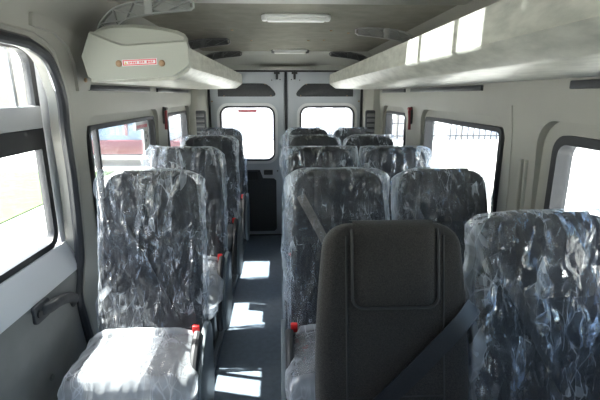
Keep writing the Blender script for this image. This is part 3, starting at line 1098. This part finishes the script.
def shield_outline():
    return [tuple(p) for p in spline([(.01, .24), (.02, .42), (.015, .50), (-.02, .545), (-.07, .550), (-.14, .525), (-.21, .47), (-.265, .39), (-.29, .30), (-.28, .20), (-.18, .14), (-.05, .15)], 4)]

def seat(x, y, label, aisle, wrapped=True, seed=1, near=True, film=None, belt_side=None, shield=True, ears=(1, 1), fringe=None, group=None):
    fringe = fringe or ((.231, .231) if x < 0 else ((.244, .217) if aisle < 0 else (.217, .230)))
    root = empty('passenger_seat', (x, y, 0))
    tag(root, label, 'seat', group)
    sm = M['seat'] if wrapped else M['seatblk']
    back = build('backrest', backrest_bm(), sm, root, ang=60)
    # padded head area flap with piping
    bm = patch_bm(-.108, .108, .505, .716, .014)
    cov = build('headrest_flap', bm, M['seatblk'] if not wrapped else M['seat'], root, ang=60)
    if not wrapped:
        path = []
        X_, s0, s1 = .113, .498, .708
        for t in range(9): path.append((-X_, s1 - (s1 - s0 - .03) * t / 8))
        for t in range(1, 6):
            a = pi + pi / 2 * t / 5; path.append((-X_ + .03 + .03 * cos(a), s0 + .03 + .03 * sin(a)))
        for t in range(1, 8): path.append((-X_ + .03 + (2 * X_ - .06) * t / 8, s0))
        for t in range(0, 6):
            a = -pi / 2 + pi / 2 * t / 5; path.append((X_ - .03 + .03 * cos(a), s0 + .03 + .03 * sin(a)))
        for t in range(1, 9): path.append((X_, s0 + .03 + (s1 - s0 - .03) * t / 8))
        bm = B(); add_tube(bm, [axis_pt(s_, front(s_, x_) - .004, x_) for x_, s_ in path], .0042, 6)
        build('piping', bm, M['piping'], root)
        bm = B(); add_tube(bm, [axis_pt(s_, front(s_, x_ * 1.12) - .001, x_ * 1.09) for x_, s_ in path if abs(x_) > .10], .003, 6) if False else None
        for sx in (-1, 1):
            b2 = B(); add_tube(b2, [axis_pt(.03 + .66 * t / 20, front(.03 + .66 * t / 20, sx * .128) - .0008, sx * (.128 + .0)) for t in range(21)], .0026, 6)
            build('seam', b2, M['piping'], root)
        b2 = B(); add_tube(b2, [axis_pt(.26, front(.26, -.128 + .256 * t / 14) - .0008, -.128 + .256 * t / 14) for t in range(15)], .002, 6)
        build('seam', b2, M['piping'], root)
        if bm: bm.free()
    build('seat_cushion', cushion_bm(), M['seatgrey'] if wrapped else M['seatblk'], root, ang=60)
    # under-frame and two legs
    bm = B(); add_box(bm, -.20, .20, -.30, .02, .32, .36, .008)
    add_box(bm, -.19, .19, .0, .05, .33, .47, .008)
    build('seat_frame', bm, M['steel'], root)
    for lx in (-.15, .15):
        bm = B()
        add_prism(bm, [(-.27, .0125), (.03, .0125), (.03, .03), (-.08, .05), (-.09, .33), (-.15, .33), (-.16, .05), (-.27, .03)], 'x', lx - .014, lx + .014, .003)
        build('leg', bm, M['steel'], root)
    if shield:
        xs = aisle * .240
        bm = B(); add_prism(bm, shield_outline(), 'x', xs - .011, xs + .011, .005); build('side_shield', bm, M['shield'], root)
        bm = B()
        pad = [(a * 1.0, b) for a, b in shield_outline() if a < -.09 and b > .19]
        xi = xs - aisle * .022
        add_tube(bm, [(xi, a - .006, b + .000) for a, b in pad], .019, 10, .9)
        build('armrest_pad', bm, M['shieldpad'], root)
    # buckle on its stalk on the aisle side
    bx = aisle * .198
    bm = B(); add_tube(bm, [(bx, -.02, .44), (bx, -.035, .535)], .010, 6, .5); bk = build('buckle_stalk', bm, M['black'], root)
    bm = B(); add_box(bm, bx - .014, bx + .014, -.060, -.040, .505, .543, .005); b2 = build('buckle', bm, M['red'], root)
    b2['label'] = 'red belt buckle'
    # shoulder belt
    bs = belt_side if belt_side is not None else -aisle
    bm = B()
    pts = []
    if wrapped:
        for t in range(13):
            f = t / 12
            s_ = .62 - .57 * f
            x_ = bs * (.165 - .30 * f)
            pts.append(axis_pt(s_, front(s_, x_) - .004, x_))
    else:
        for t in range(17):
            f = t / 16
            s_ = .50 - .44 * f
            x_ = bs * (.212 - .47 * f)
            pts.append(axis_pt(s_, min(front(s_, x_) if abs(x_) < .2 else -.02, -.03) - .012 - .02 * sin(pi * f), x_))
    hwid = .024 if not wrapped else .018
    sbm = None
    L, Rr = [], []
    for i, p in enumerate(pts):
        d = (pts[min(i + 1, len(pts) - 1)] - pts[max(0, i - 1)]).normalized()
        nrm = Vector((0, -cos(TH), sin(TH)))
        sd = d.cross(nrm).normalized() * hwid
        L.append((p - sd, p - sd + nrm * .0025)); Rr.append((p + sd, p + sd + nrm * .0025))
    rings = [[L[i][0], Rr[i][0], Rr[i][1], L[i][1]] for i in range(len(pts))]
    add_loft(bm, rings)
    build('seat_belt', bm, M['belts'] if seed == 5 else M['belt'], root)
    if wrapped:
        o = build('plastic_cover', film_back_bm(seed, ears, fringe, full=near), film or M['film'], root, ang=50)
        o['label'] = 'clear crumpled plastic wrap over the backrest'
        if y < 3:
            o = build('plastic_cover', film_cushion_bm(seed, near), M['filmseat'], root, ang=50)
            o['label'] = 'clear plastic wrap over the cushion'
    return root

LX = -.555
seat(LX, 1.58, 'single plastic-wrapped seat at the front of the left column, whole cushion visible', 1, seed=1, ears=(1.2, .6))
seat(LX - .015, 2.36, 'second single wrapped seat from the front of the left column', 1, seed=2, ears=(2.2, .8))
seat(LX - .015, 3.10, 'third single wrapped seat from the front of the left column', 1, seed=3, near=False, film=M['filmfar'], ears=(.6, 1.0))
seat(LX - .02, 3.87, 'rearmost single wrapped seat of the left column, by the rear door', 1, seed=4, near=False, film=M['filmfar'], ears=(1.6, .4))
AX, BX = .236, .684
seat(AX, 1.58, 'wrapped aisle seat directly behind the uncovered black seat', -1, seed=5, ears=(.8, 1.0), belt_side=-1)
seat(AX, 2.36, 'wrapped aisle seat, second of the right block behind the uncovered seat', -1, seed=6, film=M['filmfar'], ears=(1.4, 1.2))
seat(AX + .005, 3.10, 'wrapped aisle seat, third of the right block behind the uncovered seat', -1, seed=7, near=False, film=M['filmfar'], ears=(1.6, .6))
seat(AX + .01, 3.87, 'rearmost wrapped aisle seat of the right block, before the rear door seam', -1, seed=8, near=False, film=M['filmfar'], ears=(1.0, .6))
seat(BX, 1.58, 'wrapped window seat beside the large right side window, nearest of its column', 1, seed=9, shield=False, ears=(.8, .3))
seat(BX, 2.36, 'second wrapped window seat of the right side, its top crossing the window pillar', 1, seed=10, shield=False, film=M['filmfar'], ears=(1.2, .4))
seat(BX - .005, 3.10, 'third wrapped window seat of the right side', 1, seed=11, near=False, shield=False, film=M['filmfar'], ears=(.9, 1.0))
seat(BX - .015, 3.87, 'rearmost wrapped window seat of the right side, by the right rear door window', 1, seed=12, near=False, shield=False, film=M['filmfar'], ears=(.9, .5))
bseat = seat(.289, .89, 'black fabric seat without plastic wrap, nearest the camera, belt across it', -1, wrapped=False, belt_side=1)
bseat.scale = (1, 1, .983)
seat(.716, .89, 'wrapped seat at the right front beside the uncovered black seat', 1, seed=14, shield=False, ears=(.2, .8), film=M['film'])

# seat rails along the floor
for x, lb in ((-.405, 'grey metal seat rail along the left edge of the aisle'), (-.72, 'grey metal seat rail under the left seats by the wall'), (.10, 'grey metal seat rail under the right block beside the aisle'), (.80, 'grey metal seat rail under the right window seats')):
    bm = B(); add_box(bm, x - .018, x + .018, .7, 4.18, 0, .012, .003)
    if x == -.405:
        add_box(bm, x + .019, x + .028, .7, 4.18, .0, .03, .002)
    tag(build('seat_rail', bm, M['alu']), lb, 'seat rail')

# ------------------------------------------------------------------ outside
bm = B(); add_box(bm, -60, 60, -30, 70, -.65, -.60)
tag(build('ground', bm, M['ground']), kind='structure')
bm = B(); add_box(bm, -12, -4.6, 6.5, 11.5, -.60, -.57)
tag(build('grass_verge', bm, M['grass']), 'strip of green grass outside beyond the left side door window', 'grass', kind='stuff')

# white brick building behind the rear doors
t = tag(empty('building', (2, 20, -.6)), 'white brick building with tall grey barred windows behind the rear doors', 'building')
bm = B(); add_box(bm, -9, 10, 20, 26, -.6, 5.5); build('wall', bm, M['brick'], t, world=True)
for (a, b) in ((1.55, 1.85), (2.35, 2.9)):
    bm = B(); add_box(bm, a, b, 19.93, 20.01, -.3, 2.3, .02); f = build('tall_window', bm, M['cargrey'], t, world=True)
bm = B(); add_box(bm, -9, 10, 19.9, 20.01, -.60, -.42); build('plinth', bm, M['render'], t, world=True)

# red car outside on the left
car = tag(empty('car', (-4.9, 13.2, -.6)), 'dark red car parked outside the left windows', 'car')
bm = B()
bp = [(-7.0, -.26), (-7.02, -.02), (-6.9, .10), (-6.2, .17), (-3.5, .18), (-2.85, .12), (-2.78, -.02), (-2.8, -.26)]
add_prism(bm, bp, 'y', 12.4, 14.0, .06); build('body', bm, M['carred'], car, world=True)
bm = B()
add_loft(bm, [[(-6.1 + .45 * k, 12.46 + .18 * k, .16 + .6 * k), (-3.25 - .25 * k, 12.46 + .18 * k, .16 + .6 * k), (-3.25 - .25 * k, 13.94 - .18 * k, .16 + .6 * k), (-6.1 + .45 * k, 13.94 - .18 * k, .16 + .6 * k)] for k in (0, .5, 1)])
build('cabin_glass', bm, M['carglass'], car, world=True)
bm = B(); add_box(bm, -5.66, -3.48, 12.62, 13.78, .77, .83, .025); build('roof', bm, M['carred'], car, world=True)
for xx in (-5.5, -4.55, -3.6):
    bm = B(); add_prism(bm, [(xx - .04, .17), (xx + .04, .17), (xx + .04, .79), (xx - .04, .79)], 'y', 12.50, 12.62, .0)
    build('door_pillar', bm, M['carred'], car, world=True)
bm = B(); add_box(bm, -6.95, -2.85, 12.36, 14.0, -.36, -.26, .03); build('sill', bm, M['cargrey'], car, world=True)
for xx in (-6.15, -3.6):
    for yy in (12.34, 13.86):
        bm = B(); add_tube(bm, [(xx, yy, -.29), (xx, yy + .2, -.29)], .31, 24); wh = build('wheel', bm, M['rubber'], car, world=True)
        bm = B(); add_tube(bm, [(xx, yy - .012, -.29), (xx, yy + .0, -.29)], .19, 20); hc = build('hubcap', bm, M['silver'], wh); hc.data.transform(Matrix.Translation(-Vector(car.location)))
# grey pole outside the left window
bm = B(); add_tube(bm, [(-2.35, 5.0, -.6), (-2.35, 5.0, 3.2)], .05, 12)
tag(build('lamp_post', bm, M['cargrey']), 'grey metal post outside the left side window', 'post')

# fence on a low wall outside on the right
t = tag(empty('fence', (8, 14, -.6)), 'iron railing fence on a low pale wall outside the right windows', 'fence')
bm = B(); add_box(bm, 3.0, 22, 14.0, 14.25, -.6, -.05, .01); build('low_wall', bm, M['render'], t, world=True)
bm = B()
add_box(bm, 3.0, 22, 14.1, 14.14, .08, .12); add_box(bm, 3.0, 22, 14.1, 14.14, .50, .54); build('rail', bm, M['iron'], t, world=True)
bm = B()
for k in range(95): add_box(bm, 3.05 + k * .2, 3.08 + k * .2, 14.105, 14.135, -.06, .66)
o = build('railing_bars', bm, M['iron'], t, world=True)
for k in range(6):
    bm = B(); add_box(bm, 5.2 + k * 3.2, 5.5 + k * 3.2, 13.98, 14.28, -.6, 1.1, .01); build('fence_post', bm, M['render'], t, world=True)
# bare trees behind the fence
r = random.Random(5)
def tree(x, y, h, label):
    bm = B()
    lean = r.uniform(-.3, .3)
    top_ = Vector((x + lean, y, h - .6))
    add_tube(bm, [(x, y, -.6), (x + lean * .4, y, h * .5 - .6), top_], .07, 6)
    for k in range(12):
        f = r.uniform(.2, .95)
        b = Vector((x + lean * f, y, -.6 + h * f))
        e = b + Vector((r.uniform(-.7, .7), r.uniform(-.5, .5), r.uniform(.7, 1.4)))
        add_tube(bm, [b, (b + e) / 2 + Vector((0, 0, .1)), e], .025, 4)
    tag(build('bare_tree', bm, M['bark']), label, 'tree', 'bare trees behind the fence')
for k in range(14):
    tree(4.6 + k * 1.05 + r.uniform(-.3, .3), 15.5 + r.uniform(0, 2.5), r.uniform(4, 6), 'pale bare tree behind the iron fence outside on the right')
